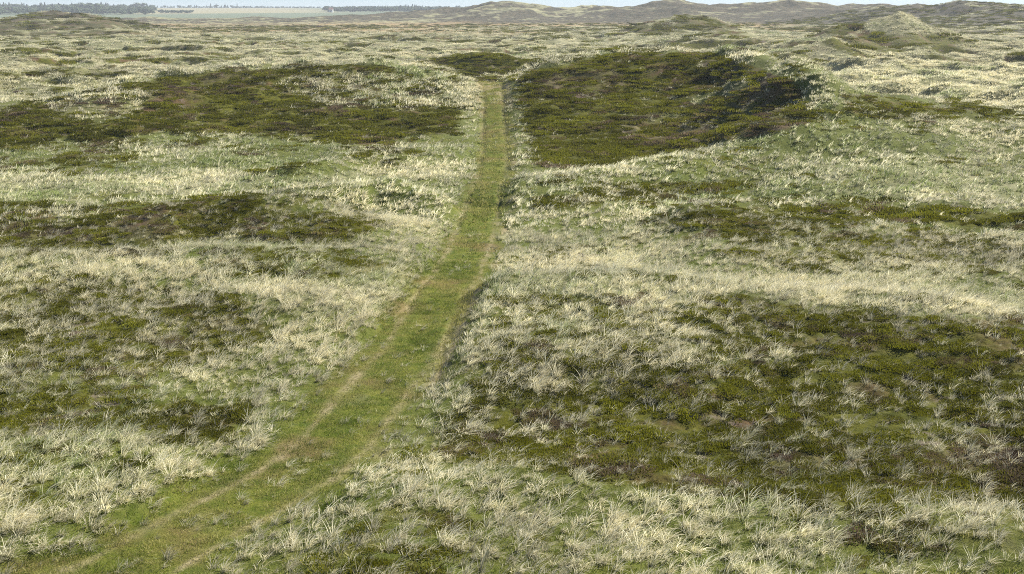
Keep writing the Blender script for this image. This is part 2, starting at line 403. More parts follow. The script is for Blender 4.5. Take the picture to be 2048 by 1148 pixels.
SA = np.maximum(SA, 0.9 * tk * ((PY > 165) & (PY < 205)) * sstep(-0.2, 0.2, tn))
# bare scar in the second ridge and in the bowl
for cx, cy, ax, ay in ((870, 127, 34, 5), (1270, 252, 16, 5), (200, 215, 40, 10), (1630, 96, 30, 7)):
    SA = np.maximum(SA, 0.75 * np.exp(-((PX - cx) / ax) ** 2 - ((PY - cy) / ay) ** 2) * (RR < 260) * sstep(-0.15, 0.25, nc + 0.1))
TU = np.maximum(TU, .40 * np.exp(-(toff / .38) ** 2) * tw * sstep(-.1, .4, fbm(X, Y, 1.5, 2, 68)) * (Y > 0))
SA = np.maximum(SA, 0.22 * tk * sstep(.28, .5, fbm(X, Y, 1.4, 3, 67)) * sstep(60, 40, RR))
TU *= 1 - 0.85 * SA
# heather gets a bumpy cushion surface
cush = np.abs(fbm(X, Y, 0.75, 2, 23)) + 0.5 * np.abs(fbm(X, Y, 0.3, 2, 24))
Z += HE * near * 0.10 * (cush - 0.25)
Z += (1 - HE) * near * (1 - grn) * 0.05 * fbm(X, Y, 0.5, 2, 25)

FIELD = ((RR > 1150) & (RR < 2600))
nf = fbm(X, Y * 0.6, 260, 2, 30)
FL = sstep(1420, 1560, RR + 300 * nf) * FIELD * sstep(200, 300, PX) * sstep(760, 520, PX + 120 * nf)

# ------------------------------------------------------------------ materials
def newmat(name):
    m = bpy.data.materials.new(name); m.use_nodes = True
    t = m.node_tree
    for n in list(t.nodes): t.nodes.remove(n)
    return m, t
def N(t, kind, **kw):
    n = t.nodes.new(kind)
    for k, v in kw.items(): setattr(n, k, v)
    return n
def attr(t, name, kind='GEOMETRY'):
    n = N(t, 'ShaderNodeAttribute'); n.attribute_name = name; n.attribute_type = kind
    return n
def mixc(t, fac, a, b, blend='MIX'):
    n = N(t, 'ShaderNodeMix', data_type='RGBA', blend_type=blend)
    for s, v in ((0, fac), (6, a), (7, b)):
        if hasattr(v, 'links') or isinstance(v, bpy.types.NodeSocket): t.links.new(v, n.inputs[s])
        else: n.inputs[s].default_value = v if s == 0 else (*v, 1)
    return n.outputs[2]
def noise(t, vec, scale, detail=4, rough=0.6):
    n = N(t, 'ShaderNodeTexNoise'); n.inputs['Scale'].default_value = scale
    n.inputs['Detail'].default_value = detail; n.inputs['Roughness'].default_value = rough
    t.links.new(vec, n.inputs['Vector']); return n.outputs['Fac']
def ramp(t, f, lo, hi):
    n = N(t, 'ShaderNodeMapRange'); n.interpolation_type = 'SMOOTHSTEP'
    n.inputs[1].default_value = lo; n.inputs[2].default_value = hi
    t.links.new(f, n.inputs[0]); return n.outputs[0]
def mul(t, a, b, op='MULTIPLY'):
    n = N(t, 'ShaderNodeMath', operation=op)
    for i, v in enumerate((a, b)):
        if isinstance(v, bpy.types.NodeSocket): t.links.new(v, n.inputs[i])
        else: n.inputs[i].default_value = v
    return n.outputs[0]

def ground_material(name):
    m, t = newmat(name)
    out = N(t, 'ShaderNodeOutputMaterial'); b = N(t, 'ShaderNodeBsdfPrincipled')
    b.inputs['Roughness'].default_value = 0.95
    b.inputs['Specular IOR Level'].default_value = 0.1
    pos = N(t, 'ShaderNodeNewGeometry').outputs['Position']
    nA = noise(t, pos, 2.2, 6, 0.7); nB = noise(t, pos, 9.0, 4, 0.7); nC = noise(t, pos, 0.35, 5, 0.6); nD = noise(t, pos, 0.09, 5, 0.65)
    heath = mixc(t, ramp(t, nA, .38, .62), (.045, .050, .004), (.095, .095, .010))
    heath = mixc(t, ramp(t, nC, .50, .66), heath, (.095, .062, .028))
    heath = mixc(t, mul(t, ramp(t, noise(t, pos, 0.9, 5, .7), .56, .66), .8), heath, (.14, .11, .09))
    heath = mixc(t, mul(t, attr(t, 'purple').outputs['Fac'], .4), heath, (.115, .088, .060))
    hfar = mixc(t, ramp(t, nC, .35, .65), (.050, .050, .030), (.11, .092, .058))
    litter = mixc(t, ramp(t, nB, .35, .65), (.055, .072, .012), (.14, .15, .040))
    litter = mixc(t, ramp(t, nC, .42, .62), litter, (.085, .105, .018))
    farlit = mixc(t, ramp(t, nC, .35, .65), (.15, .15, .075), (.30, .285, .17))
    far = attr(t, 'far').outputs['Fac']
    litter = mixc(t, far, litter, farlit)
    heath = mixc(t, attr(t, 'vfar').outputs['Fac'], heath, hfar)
    green = mixc(t, ramp(t, nA, .35, .65), (.062, .088, .008), (.14, .15, .025))
    green = mixc(t, ramp(t, nC, .5, .68), green, (.15, .115, .045))
    sand = mixc(t, ramp(t, nB, .3, .7), (.17, .14, .07), (.38, .32, .19))
    brown = mixc(t, ramp(t, nC, .3, .7), (.25, .17, .085), (.30, .245, .135))
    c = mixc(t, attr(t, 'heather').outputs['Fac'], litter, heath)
    c = mixc(t, attr(t, 'green').outputs['Fac'], c, green)
    c = mixc(t, attr(t, 'brown').outputs['Fac'], c, brown)
    c = mixc(t, attr(t, 'sand').outputs['Fac'], c, sand)
    c = mixc(t, attr(t, 'rut_shade').outputs['Fac'], c, (.030, .045, .010))  # far ruts: green bed and shade mixed into the colour
    field = mixc(t, attr(t, 'field').outputs['Fac'], (.13, .16, .10), (.27, .25, .15))
    c = mixc(t, attr(t, 'farm').outputs['Fac'], c, field)
    t.links.new(c, b.inputs['Base Color'])
    bp = N(t, 'ShaderNodeBump'); bp.inputs['Strength'].default_value = 0.9; bp.inputs['Distance'].default_value = 0.06
    t.links.new(noise(t, pos, 12, 5, .75), bp.inputs['Height']); t.links.new(bp.outputs[0], b.inputs['Normal'])
    t.links.new(b.outputs[0], out.inputs[0])
    return m

M_GROUND = ground_material('heath_ground')

def blade_material(name, colA, colB, green, transl=0.35, base=None):
    """bc (per blade) and tint.x (per tuft) choose straw or green; tint.y is paleness"""
    m, t = newmat(name)
    out = N(t, 'ShaderNodeOutputMaterial')
    bc = attr(t, 'bc').outputs['Fac']
    tint = attr(t, 'tint', 'INSTANCER').outputs['Vector']
    sep = N(t, 'ShaderNodeSeparateXYZ'); t.links.new(tint, sep.inputs[0])
    c = mixc(t, bc, colA, colB)
    g = ramp(t, mul(t, sep.outputs[0], mul(t, bc, 0.6, 'MULTIPLY'), 'SUBTRACT'), -0.1, 0.6)
    c = mixc(t, g, c, green)
    if base: c = mixc(t, ramp(t, attr(t, 'bt').outputs['Fac'], 0.0, 0.42), base, c)
    hs = N(t, 'ShaderNodeHueSaturation'); t.links.new(c, hs.inputs['Color']); t.links.new(sep.outputs[1], hs.inputs['Value'])
    d = N(t, 'ShaderNodeBsdfDiffuse'); tr = N(t, 'ShaderNodeBsdfTranslucent'); mx = N(t, 'ShaderNodeMixShader')
    mx.inputs[0].default_value = transl
    t.links.new(hs.outputs[0], d.inputs[0]); t.links.new(hs.outputs[0], tr.inputs[0])
    t.links.new(d.outputs[0], mx.inputs[1]); t.links.new(tr.outputs[0], mx.inputs[2])
    gl = N(t, 'ShaderNodeBsdfGlossy'); gl.inputs['Roughness'].default_value = 0.45
    m2 = N(t, 'ShaderNodeMixShader'); m2.inputs[0].default_value = 0.02
    t.links.new(mx.outputs[0], m2.inputs[1]); t.links.new(gl.outputs[0], m2.inputs[2])
    t.links.new(m2.outputs[0], out.inputs[0])
    return m

M_MARRAM = blade_material('marram', (.64, .57, .335), (.91, .865, .66), (.25, .31, .09), .33, (.10, .12, .026))
M_TURF = blade_material('turf', (.25, .25, .045), (.50, .45, .18), (.10, .15, .012))
M_HEATH = blade_material('heather_sprigs', (.095, .102, .008), (.172, .168, .016), (.145, .105, .072), 0.35)

# ------------------------------------------------------------------ ground meshes
nr, ntn = X.shape
fj = np.arange(nr - 1)[:, None] * ntn; fk = np.arange(ntn - 1)[None, :]
quads = np.stack([fj + fk, fj + fk + 1, fj + fk + 1 + ntn, fj + fk + ntn], -1).reshape(-1, 4)[:, ::-1]
# close the ring behind the viewer
ATT = {'purple': PU, 'rut_shade': RS, 'heather': HE, 'green': grn, 'sand': SA, 'brown': BR, 'far': np.maximum(sstep(60, 170, RR), 0.75 * FI), 'vfar': sstep(250, 500, RR), 'field': FL, 'farm': sstep(1100, 1160, RR)}
ctr_t = (np.abs(toff) + 0.25 * tn)[:-1, :-1].reshape(-1)
ctr_r = RR[:-1, :-1].reshape(-1); ctr_y = Y[:-1, :-1].reshape(-1)
kind = np.zeros(len(quads), int)
kind[(ctr_t < 1.35) & (ctr_r < 108) & (ctr_y > 0)] = 1
kind[ctr_r > 360] = 2
kind[ctr_r > 1150] = 3
V3 = np.stack([X, Y, Z], -1).reshape(-1, 3)
def grid_object(name, k):
    q = quads[kind == k]
    used, inv = np.unique(q, return_inverse=True)
    v = V3[used]; f = inv.reshape(-1, 4)
    me = bpy.data.meshes.new(name)
    me.vertices.add(len(v)); me.vertices.foreach_set('co', v.astype(np.float32).ravel())
    me.loops.add(f.size); me.loops.foreach_set('vertex_index', f.astype(np.int32).ravel())
    me.polygons.add(len(f)); me.polygons.foreach_set('loop_start', np.arange(0, f.size, 4, dtype=np.int32))
    me.polygons.foreach_set('use_smooth', np.ones(len(f), bool))
    me.update()
    for an, av in ATT.items():
        a = me.attributes.new(an, 'FLOAT', 'POINT'); a.data.foreach_set('value', av.reshape(-1)[used].astype(np.float32))
    me.materials.append(M_GROUND)
    o = bpy.data.objects.new(name, me); COL.objects.link(o)
    o['kind'] = 'structure'
    return o
g0 = grid_object('ground', 0)
g1 = grid_object('track', 1)
g2 = grid_object('dunes', 2)
g3 = grid_object('farmland_hill', 3)
g0['label'] = 'rolling dune heath of dark heather slopes and pale marram'
g1['label'] = 'grassy two-rut wheel track winding away through the dunes'
g2['label'] = 'hazy distant dunes and brown plain below the skyline'
g3['label'] = 'far farmland slope of pale and green fields behind the dunes'

# ------------------------------------------------------------------ sampling the grid
lr = np.arange(nr)
def sample(r, t, *arrs):
    fi = np.clip(np.interp(r, rr, lr), 0, nr - 1.001); fk_ = np.clip(np.interp(t, th, np.arange(ntn)), 0, ntn - 1.001)
    i = fi.astype(int); k = fk_.astype(int); a = fi - i; b = fk_ - k
    return [A[i, k] * (1 - a) * (1 - b) + A[i + 1, k] * a * (1 - b) + A[i, k + 1] * (1 - a) * b + A[i + 1, k + 1] * a * b for A in arrs]
def ground_z(x, y):
    return float(sample(np.array([math.hypot(x, y)]), np.array([math.atan2(x, y)]), Z)[0][0])

# ------------------------------------------------------------------ tuft meshes (never linked to the scene themselves; the grass objects instance them)
def blades_mesh(name, mat, n, spread, hmin, hmax, wid, segs, wind, flop, seed, stiff=0.5):
    g = np.random.default_rng(seed)
    vs = []; fs = []; bcs = []; bts = []
    for _ in range(n):
        a = g.uniform(0, 2 * np.pi); rad = spread * math.sqrt(g.uniform())
        bx, by = rad * math.cos(a), rad * math.sin(a)
        h = g.uniform(hmin, hmax) * (1 - 0.35 * (rad / spread) ** 2)
        oa = a + g.normal(0, .7); lean = flop * (0.25 + 0.9 * rad / spread) * g.uniform(.4, 1.3)
        lx = math.cos(oa) * lean + wind * g.uniform(.4, 1.5); ly = math.sin(oa) * lean + g.normal(0, .12)
        droop = stiff * g.uniform(.0, 1.1); wa = g.uniform(0, np.pi); wx_, wy_ = math.cos(wa), math.sin(wa)
        wv = wid * g.uniform(.7, 1.3); bcv = g.uniform()
        base = len(vs)
        L = math.sqrt(1 + lx * lx + ly * ly)
        for s in range(segs + 1):
            u = s / segs
            px = bx + lx * h * (u ** 1.9) / L ** .6; py = by + ly * h * (u ** 1.9) / L ** .6
            pz = h * (u - droop * u ** 3) / L ** .35 - .04
            ww = wv * (1 - u) ** .6 * .5 if s < segs else 0
            if s < segs:
                vs += [(px - wx_ * ww, py - wy_ * ww, pz), (px + wx_ * ww, py + wy_ * ww, pz)]; bcs += [bcv, bcv]; bts += [u, u]
            else:
                vs.append((px, py, pz)); bcs.append(bcv); bts.append(1.0)
        for s in range(segs - 1):
            q = base + 2 * s; fs.append((q, q + 1, q + 3, q + 2))
        q = base + 2 * (segs - 1); fs.append((q, q + 1, q + 2))
    me = bpy.data.meshes.new(name); me.from_pydata(vs, [], fs)
    at_ = me.attributes.new('bc', 'FLOAT', 'POINT'); at_.data.foreach_set('value', np.array(bcs, np.float32))
    at_ = me.attributes.new('bt', 'FLOAT', 'POINT'); at_.data.foreach_set('value', np.array(bts, np.float32))
    me.materials.append(mat)
    return bpy.data.objects.new(name, me)

def cushion_mesh(name, mat, n, rad, h, leaf, seed):
    g = np.random.default_rng(seed)
    vs = []; fs = []; bcs = []
    lob = [(g.normal(0, rad * .45), g.normal(0, rad * .45), g.uniform(.5, 1)) for _ in range(4)]
    for _ in range(n):
        l = lob[g.integers(4)]
        a = g.uniform(0, 2 * np.pi); u = math.sqrt(g.uniform())
        r = rad * .6 * u
        x, y = l[0] + r * math.cos(a), l[1] + r * math.sin(a)
        z = h * l[2] * math.sqrt(max(0, 1 - u * u * .95)) * g.uniform(.75, 1.12)
        # an upright little sprig: two crossed leaf-like triangles
        dx, dy = (x - l[0]) * .9 + g.normal(0, .02), (y - l[1]) * .9 + g.normal(0, .02)
        L = leaf * g.uniform(.6, 1.5); wa = g.uniform(0, np.pi); bcv = g.uniform()
        nv = np.array([dx / rad, dy / rad, .8]); nv = nv / np.linalg.norm(nv) * L
        wx_, wy_ = math.cos(wa) * leaf * .32, math.sin(wa) * leaf * .32
        q = len(vs)
        vs += [(x - wx_, y - wy_, z - L * .5), (x + wx_, y + wy_, z - L * .5), (x + nv[0], y + nv[1], z + nv[2] - L * .5)]
        fs.append((q, q + 1, q + 2)); bcs += [bcv] * 3
    me = bpy.data.meshes.new(name); me.from_pydata(vs, [], fs)
    at_ = me.attributes.new('bc', 'FLOAT', 'POINT'); at_.data.foreach_set('value', np.array(bcs, np.float32))
    me.materials.append(mat)
    return bpy.data.objects.new(name, me)

def coll(name, objs):
    c = bpy.data.collections.new(name)
    for o in objs: c.objects.link(o)
    return c

WIND = 0.75
marram_near = coll('marram_near', [blades_mesh('marram_%02d' % i, M_MARRAM, 16 + 6 * (i % 4), .05 + .05 * (i % 3), .16, .46 + .05 * (i % 4), .0145, 4, WIND, .5 + .35 * (i % 3), 100 + i) for i in range(9)])
marram_mid = coll('marram_mid', [blades_mesh('marram_m%02d' % i, M_MARRAM, 15, .13, .2, .46, .030, 3, WIND, .8, 200 + i) for i in range(7)])
marram_far = coll('marram_far', [blades_mesh('marram_f%02d' % i, M_MARRAM, 22, .34, .24, .58, .05, 2, WIND, .9, 300 + i) for i in range(6)])
marram_vfar = coll('marram_vf', [blades_mesh('marram_v%02d' % i, M_MARRAM, 44, 1.3, .3, .65, .13, 2, WIND, .5, 350 + i) for i in range(6)])
turf_near = coll('turf_near', [blades_mesh('turf_%02d' % i, M_TURF, 46, .16, .05, .15, .009, 2, .35, .6, 400 + i) for i in range(6)])
turf_mid = coll('turf_mid', [blades_mesh('turf_m%02d' % i, M_TURF, 40, .35, .07, .18, .022, 2, .35, .6, 450 + i) for i in range(5)])
heath_near = coll('heath_near', [cushion_mesh('heath_%02d' % i, M_HEATH, 560, .30, .07, .032, 500 + i) for i in range(7)])
heath_mid = coll('heath_mid', [cushion_mesh('heath_m%02d' % i, M_HEATH, 300, .55, .09, .08, 550 + i) for i in range(6)])
heath_far = coll('heath_far', [cushion_mesh('heath_f%02d' % i, M_HEATH, 260, 1.6, .25, .25, 580 + i) for i in range(6)])

def scatter_group(name, collection):
    ng = bpy.data.node_groups.new(name, 'GeometryNodeTree')
    ng.interface.new_socket('Geometry', in_out='INPUT', socket_type='NodeSocketGeometry')
    ng.interface.new_socket('Geometry', in_out='OUTPUT', socket_type='NodeSocketGeometry')
    gi = ng.nodes.new('NodeGroupInput'); go = ng.nodes.new('NodeGroupOutput')
    ci = ng.nodes.new('GeometryNodeCollectionInfo'); ci.inputs[0].default_value = collection
    ci.inputs[1].default_value = True; ci.inputs[2].default_value = True
    ip = ng.nodes.new('GeometryNodeInstanceOnPoints')
    ip.inputs['Pick Instance'].default_value = True
    def na(nm, dt):
        n = ng.nodes.new('GeometryNodeInputNamedAttribute'); n.data_type = dt; n.inputs[0].default_value = nm; return n.outputs[0]
    ng.links.new(gi.outputs[0], ip.inputs['Points']); ng.links.new(ci.outputs[0], ip.inputs['Instance'])
    ng.links.new(na('idx', 'INT'), ip.inputs['Instance Index'])
    e = ng.nodes.new('FunctionNodeEulerToRotation'); ng.links.new(na('rot', 'FLOAT_VECTOR'), e.inputs[0])
    ng.links.new(e.outputs[0], ip.inputs['Rotation'])
    ng.links.new(na('scl', 'FLOAT_VECTOR'), ip.inputs['Scale'])
    ng.links.new(ip.outputs[0], go.inputs[0])
    return ng

def scatter(name, label, cat, collection, r0, r1, dens, prob, tint, smin, smax, spin, power=1.0, half=0.50):
    area = (r1 * r1 - r0 * r0) * half
    n = int(dens * area)
    r = np.sqrt(rng.uniform(r0 * r0, r1 * r1, n)); t = rng.uniform(-half, half, n)
    h, g, s, tu, z, cr, to, br, fi = sample(r, t, HE, grn, SA, TU, Z, nc, toff, BR, FI)
    br = br + 0 * fi
    x = r * np.sin(t); y = r * np.cos(t)
    p = prob(h, g, s, tu, cr, to, x, y, r, br)
    keep = rng.uniform(size=n) < p
    r, t, h, g, s, tu, z, cr, to, x, y, br = (a[keep] for a in (r, t, h, g, s, tu, z, cr, to, x, y, br))
    n = len(r)
    me = bpy.data.meshes.new(name)
    me.vertices.add(n); me.vertices.foreach_set('co', np.stack([x, y, z], -1).astype(np.float32).ravel())
    sc = rng.uniform(smin, smax, n) * (power + (1 - power) * tu)
    scl = np.stack([sc * rng.uniform(.85, 1.2, n), sc * rng.uniform(.85, 1.2, n), sc * rng.uniform(.8, 1.2, n)], -1)
    rot = np.stack([rng.normal(0, .08, n), rng.normal(0, .08, n), rng.normal(0, 1, n) * spin], -1)
    tn_ = tint(h, g, s, tu, cr, to, x, y, r, br)
    for nm, dt, dat in (('rot', 'FLOAT_VECTOR', rot), ('scl', 'FLOAT_VECTOR', scl), ('tint', 'FLOAT_VECTOR', tn_)):
        a = me.attributes.new(nm, dt, 'POINT'); a.data.foreach_set('vector', dat.astype(np.float32).ravel())
    a = me.attributes.new('idx', 'INT', 'POINT'); a.data.foreach_set('value', rng.integers(0, 1000, n).astype(np.int32))
    o = bpy.data.objects.new(name, me); COL.objects.link(o)
    md = o.modifiers.new('scatter', 'NODES'); md.node_group = scatter_group(name, collection)
    o['kind'] = 'stuff'; o['label'] = label; o['category'] = cat
    print(name, n)
    return o

def marram_tint(h, g, s, tu, cr, to, x, y, r, br):
    gr = 0.20 + 0.9 * fbm(x, y, 9, 3, 41) + 0.12 * g + rng.normal(0, .16, len(x)) + 0.25 * sstep(45, 60, r) * sstep(95, 75, r) * (x < 0) + 0.26 * sstep(54, 62, r) * sstep(78, 68, r) * (x > 6) - .05 * h
    gr = gr - 0.10 * sstep(60, 45, r) - 0.12 * sstep(4.5, 2.2, np.abs(to)) * (r < 130)
    v = 0.93 + 0.5 * fbm(x, y, 5, 3, 42) - .08 * sstep(120, 200, r) - .10 * sstep(56, 62, r) * sstep(78, 70, r) * sstep(6, 12, x) + rng.normal(0, .18, len(x)) * sstep(220, 70, r) - .06 * h + .45 * (np.clip(tu, 0, 1) - .62) + .12 * sstep(84, 110, r) * sstep(220, 160, r) * (x > 12)
    return np.stack([np.clip(gr, -.2, 1), np.clip(v, .55, 1.3), v * 0], -1)
mp = lambda h, g, s, tu, cr, to, x, y, r, br: np.clip(tu * (1 + 1.1 * fbm(x, y, .8, 2, 45)), 0, 1) ** 1.15
L_ = 'wind-bent pale marram grass tufts covering the dunes, '
scatter('marram_grass', L_ + 'nearest stretch with single blades showing', 'marram grass', marram_near, 11, 48, 50, mp, marram_tint, .30, 1.08, .6, .55, .60)
scatter('marram_grass', L_ + 'from the dark left mound to the big dunes', 'marram grass', marram_mid, 48, 88, 15, mp, marram_tint, .45, 1.3, .7, .45)
scatter('marram_grass', L_ + 'on and just behind the two big dunes', 'marram grass', marram_far, 88, 260, 5.8, mp, marram_tint, .8, 1.35, .5, .6)
scatter('marram_grass', L_ + 'far plain beyond the big dunes', 'marram grass', marram_vfar, 260, 620, .24, lambda h, g, s, tu, cr, to, x, y, r, br: tu * (1 - .7 * br), marram_tint, .7, 1.3, .5, .8, .45)

def turf_tint(h, g, s, tu, cr, to, x, y, r, br):
    gr = 0.50 + 0.25 * (1 - g) + 0.9 * fbm(x, y, 2.5, 3, 51) + 0.5 * fbm(x, y, .6, 2, 53) + rng.normal(0, .15, len(x)) - .8 * s - 0.2 * sstep(40, 90, r)
    v = 0.95 + .3 * fbm(x, y, 1.6, 2, 52) + rng.normal(0, .12, len(x))
    return np.stack([np.clip(gr, -.2, 1), np.clip(v, .5, 1.4), v * 0], -1)
scatter('short_grass', 'short green grass between and beside the wheel ruts, near stretch', 'grass', turf_near, 11, 42, 60,
        lambda h, g, s, tu, cr, to, x, y, r, br: np.maximum(np.clip(g * 1.3, 0, 1), .38 * (1 - h)) * (1 - .75 * s), turf_tint, .7, 1.4, 1.0, 1.0, .60)
scatter('short_grass', 'short green grass along the farther wheel track up to the gap', 'grass', turf_mid, 42, 130, 12,
        lambda h, g, s, tu, cr, to, x, y, r, br: np.clip(g * 1.3, 0, 1) * (1 - .6 * s) * (np.abs(np.abs(to) - .74) > .17), turf_tint, .7, 1.3, 1.0)

def heath_tint(h, g, s, tu, cr, to, x, y, r, br):
    pu = sample(np.hypot(x, y), np.arctan2(x, y), PU)[0]
    a = fbm(x, y, 3.0, 3, 61) + 0.7 * fbm(x, y, 1.0, 2, 62)
    gr = -0.06 + 1.4 * a + rng.normal(0, .16, len(x)) + .40 * pu
    v = 1.0 + .8 * fbm(x, y, 4, 3, 63) + rng.normal(0, .16, len(x))
    return np.stack([np.clip(gr, -.2, 1), np.clip(v, .5, 1.6), v * 0], -1)
hp = lambda h, g, s, tu, cr, to, x, y, r, br: np.clip(h * 1.1, 0, 1) * (1 - s) * sstep(-.30, .05, cr + .2 + .6 * fbm(x, y, 3.5, 2, 64))
scatter('heather', 'dark green and brown heather cushions in the near hollows', 'heather', heath_near, 11, 50, 9, hp, heath_tint, .6, 1.4, 3, 1.0, .60)
scatter('heather', 'dark heather carpet of the left mound and the two big slopes', 'heather', heath_mid, 50, 150, 3.4, hp, heath_tint, .6, 1.4, 3)
scatter('heather', 'dark heather streaks on the far plain', 'heather', heath_far, 150, 620, .10, hp, heath_tint, .6, 1.4, 3, 1, .45)

# ------------------------------------------------------------------ far trees
def plain_mat(name, a, b, sc=0.8):
    m, t = newmat(name)
    out = N(t, 'ShaderNodeOutputMaterial'); p = N(t, 'ShaderNodeBsdfPrincipled'); p.inputs['Roughness'].default_value = 0.9
    pos = N(t, 'ShaderNodeTexCoord').outputs['Object']
    t.links.new(mixc(t, ramp(t, noise(t, pos, sc, 4, .6), .35, .65), a, b), p.inputs['Base Color'])
    t.links.new(p.outputs[0], out.inputs[0])
    return m
M_NEEDLE = plain_mat('needles', (.030, .055, .030), (.060, .090, .045))
M_LEAF = plain_mat('leaves', (.050, .085, .030), (.085, .125, .045))
M_BARK = plain_mat('bark', (.10, .08, .06), (.17, .14, .11), 3)
M_LIME = plain_mat('limewashed_wall', (.78, .77, .74), (.84, .83, .80), 1)
M_ROOF = plain_mat('roof_tiles', (.20, .10, .07), (.28, .14, .09), 2)
M_PANE = plain_mat('window_glass', (.04, .05, .06), (.06, .07, .09), 2)

def mesh_from(name, vs, fs, mat):
    me = bpy.data.meshes.new(name); me.from_pydata(vs, [], fs); me.materials.append(mat); return me

def trunk_mesh(h, r, g):
    vs = []; fs = []
    n = 6; lv = 5
    for k in range(lv):
        u = k / (lv - 1); rr_ = r * (1 - .85 * u) * (1.25 if k == 0 else 1)
        ox, oy = g.normal(0, .04 * k, 2)
        vs += [(ox + rr_ * math.cos(2 * math.pi * i / n), oy + rr_ * math.sin(2 * math.pi * i / n), h * u - .3 * (k == 0)) for i in range(n)]
    for k in range(lv - 1):
        for i in range(n):
            a = k * n + i; b = k * n + (i + 1) % n
            fs.append((a, b, b + n, a + n))
    fs.append(tuple(range((lv - 1) * n, lv * n)))
    # limbs
    for _ in range(7):
        a = g.uniform(0, 6.28); z = h * g.uniform(.35, .9); L = h * .22 * (1.2 - z / h)
        q = len(vs); c, s_ = math.cos(a), math.sin(a); w_ = r * .25
        vs += [(-s_ * w_, c * w_, z), (s_ * w_, -c * w_, z), (0, 0, z + 2 * w_), (c * L, s_ * L, z + L * .5)]
        fs += [(q, q + 1, q + 3), (q + 1, q + 2, q + 3), (q + 2, q, q + 3)]
    return vs, fs

def conifer(i):
    g = np.random.default_rng(700 + i)
    h = 10.0; wr = [1.9, 2.4, 1.6, 2.8, 2.2][i % 5]
    vs = []; fs = []
    for _ in range(330):
        u = g.uniform(0, 1) ** .8
        z = h * (.12 + .88 * u); a = g.uniform(0, 6.28)
        R_ = wr * (1 - u) ** .8 * (1 + .25 * math.sin(3 * a + i) * (1 - u)) * g.uniform(.45, 1.1) + .1
        L = .9 * g.uniform(.6, 1.3) * (1 - .5 * u)
        c, s_ = math.cos(a), math.sin(a); w_ = .45 * g.uniform(.7, 1.3) * (1 - .4 * u)
        q = len(vs); r0 = max(0, R_ - L)
        vs += [(r0 * c - s_ * w_, r0 * s_ + c * w_, z + .25), (r0 * c + s_ * w_, r0 * s_ - c * w_, z + .25), (R_ * c, R_ * s_, z - .25), (r0 * c, r0 * s_, z + .7)]
        fs += [(q, q + 1, q + 2), (q + 1, q + 3, q + 2), (q + 3, q, q + 2)]
    return mesh_from('crown', vs, fs, M_NEEDLE), mesh_from('trunk', *trunk_mesh(h * .97, .22, g), M_BARK)

def broadleaf(i):
    g = np.random.default_rng(800 + i)
    h = 8.0
    lobes = [(g.normal(0, 1.5), g.normal(0, 1.5), g.uniform(3.6, 6.3), g.uniform(1.1, 1.9)) for _ in range(9)]
    vs = []; fs = []
    for _ in range(520):
        l = lobes[g.integers(9)]
        d = g.normal(size=3); d /= np.linalg.norm(d); r = l[3] * g.uniform(.55, 1.08)
        c = np.array([l[0], l[1], l[2]]) + d * r * np.array([1, 1, .85])
        t1 = np.cross(d, g.normal(size=3)); t1 /= np.linalg.norm(t1) + 1e-6; t2 = np.cross(d, t1)
        s_ = .42 * g.uniform(.6, 1.4); q = len(vs)
        vs += [tuple(c - t1 * s_), tuple(c + t2 * s_ * .7), tuple(c + t1 * s_), tuple(c - t2 * s_ * .7 + d * .15)]
        fs.append((q, q + 1, q + 2, q + 3))
    return mesh_from('crown', vs, fs, M_LEAF), mesh_from('trunk', *trunk_mesh(h * .7, .28, g), M_BARK)

CON = [conifer(i) for i in range(5)]; BRO = [broadleaf(i) for i in range(4)]
ZT = Z
def plant_tree(px, top_py, Yd, kind, label, group=None, wide=1.0):
    sx, sz = ray(px, top_py)
    x = sx * Yd; zg = ground_z(x, Yd); H = (ZC + sz * Yd) - zg
    H = max(H, 3.0)
    con = kind == 'spruce'
    cm, tm = random.choice(CON if con else BRO)
    k = H / (10.4 if con else 7.9)
    e = bpy.data.objects.new('spruce_tree' if con else 'leafy_tree', None); COL.objects.link(e)
    e.location = (x, Yd, zg); e.rotation_euler.z = random.uniform(0, 6.28)
    e.scale = (k * wide, k * wide, k)
    e['label'] = label; e['category'] = 'tree'
    if group: e['group'] = group
    for nm, me in (('trunk', tm), ('crown', cm)):
        o = bpy.data.objects.new(nm, me); COL.objects.link(o); o.parent = e
    return e

def interp(pts, x): return float(np.interp(x, [p[0] for p in pts], [p[1] for p in pts]))
ru = random.uniform
top_l = [(-200, 5), (0, 4), (22, 4), (32, 7), (100, 6), (150, 6), (170, 4), (195, 3), (215, 6), (300, 7), (330, 8)]
for k in range(100):
    x = -95 + 400 * (k + ru(0, .9)) / 100
    d = ru(1450, 1900)
    f = (d - 1450) / 450
    seg = min(3, int((x + 95) / 100))
    kd = 'spruce' if (k % 3 and not 150 < x < 200) else 'leafy'
    kn = 'spruce' if kd == 'spruce' else 'leafy tree'
    lbl = 'hazy ' + kn + ' of the dense left belt, ' + ['around the white farmhouse', 'just right of the white farmhouse', 'above the far-left dunes', 'at its right end by the pale field'][seg]
    grp = ['trees of the left belt around the farmhouse', 'trees of the left belt right of the farmhouse', 'trees of the left belt above the far-left dunes', 'trees at the right end of the left belt'][seg]
    plant_tree(x, interp(top_l, x) + ru(-1, 5) + 2 * math.sin(x * .13) * math.sin(x * .031), d, kd, lbl, grp + ', ' + kn, ru(1.5, 2.3))
top_m = [(300, 9), (330, 10), (380, 10), (420, 9), (500, 11), (600, 13), (640, 14)]
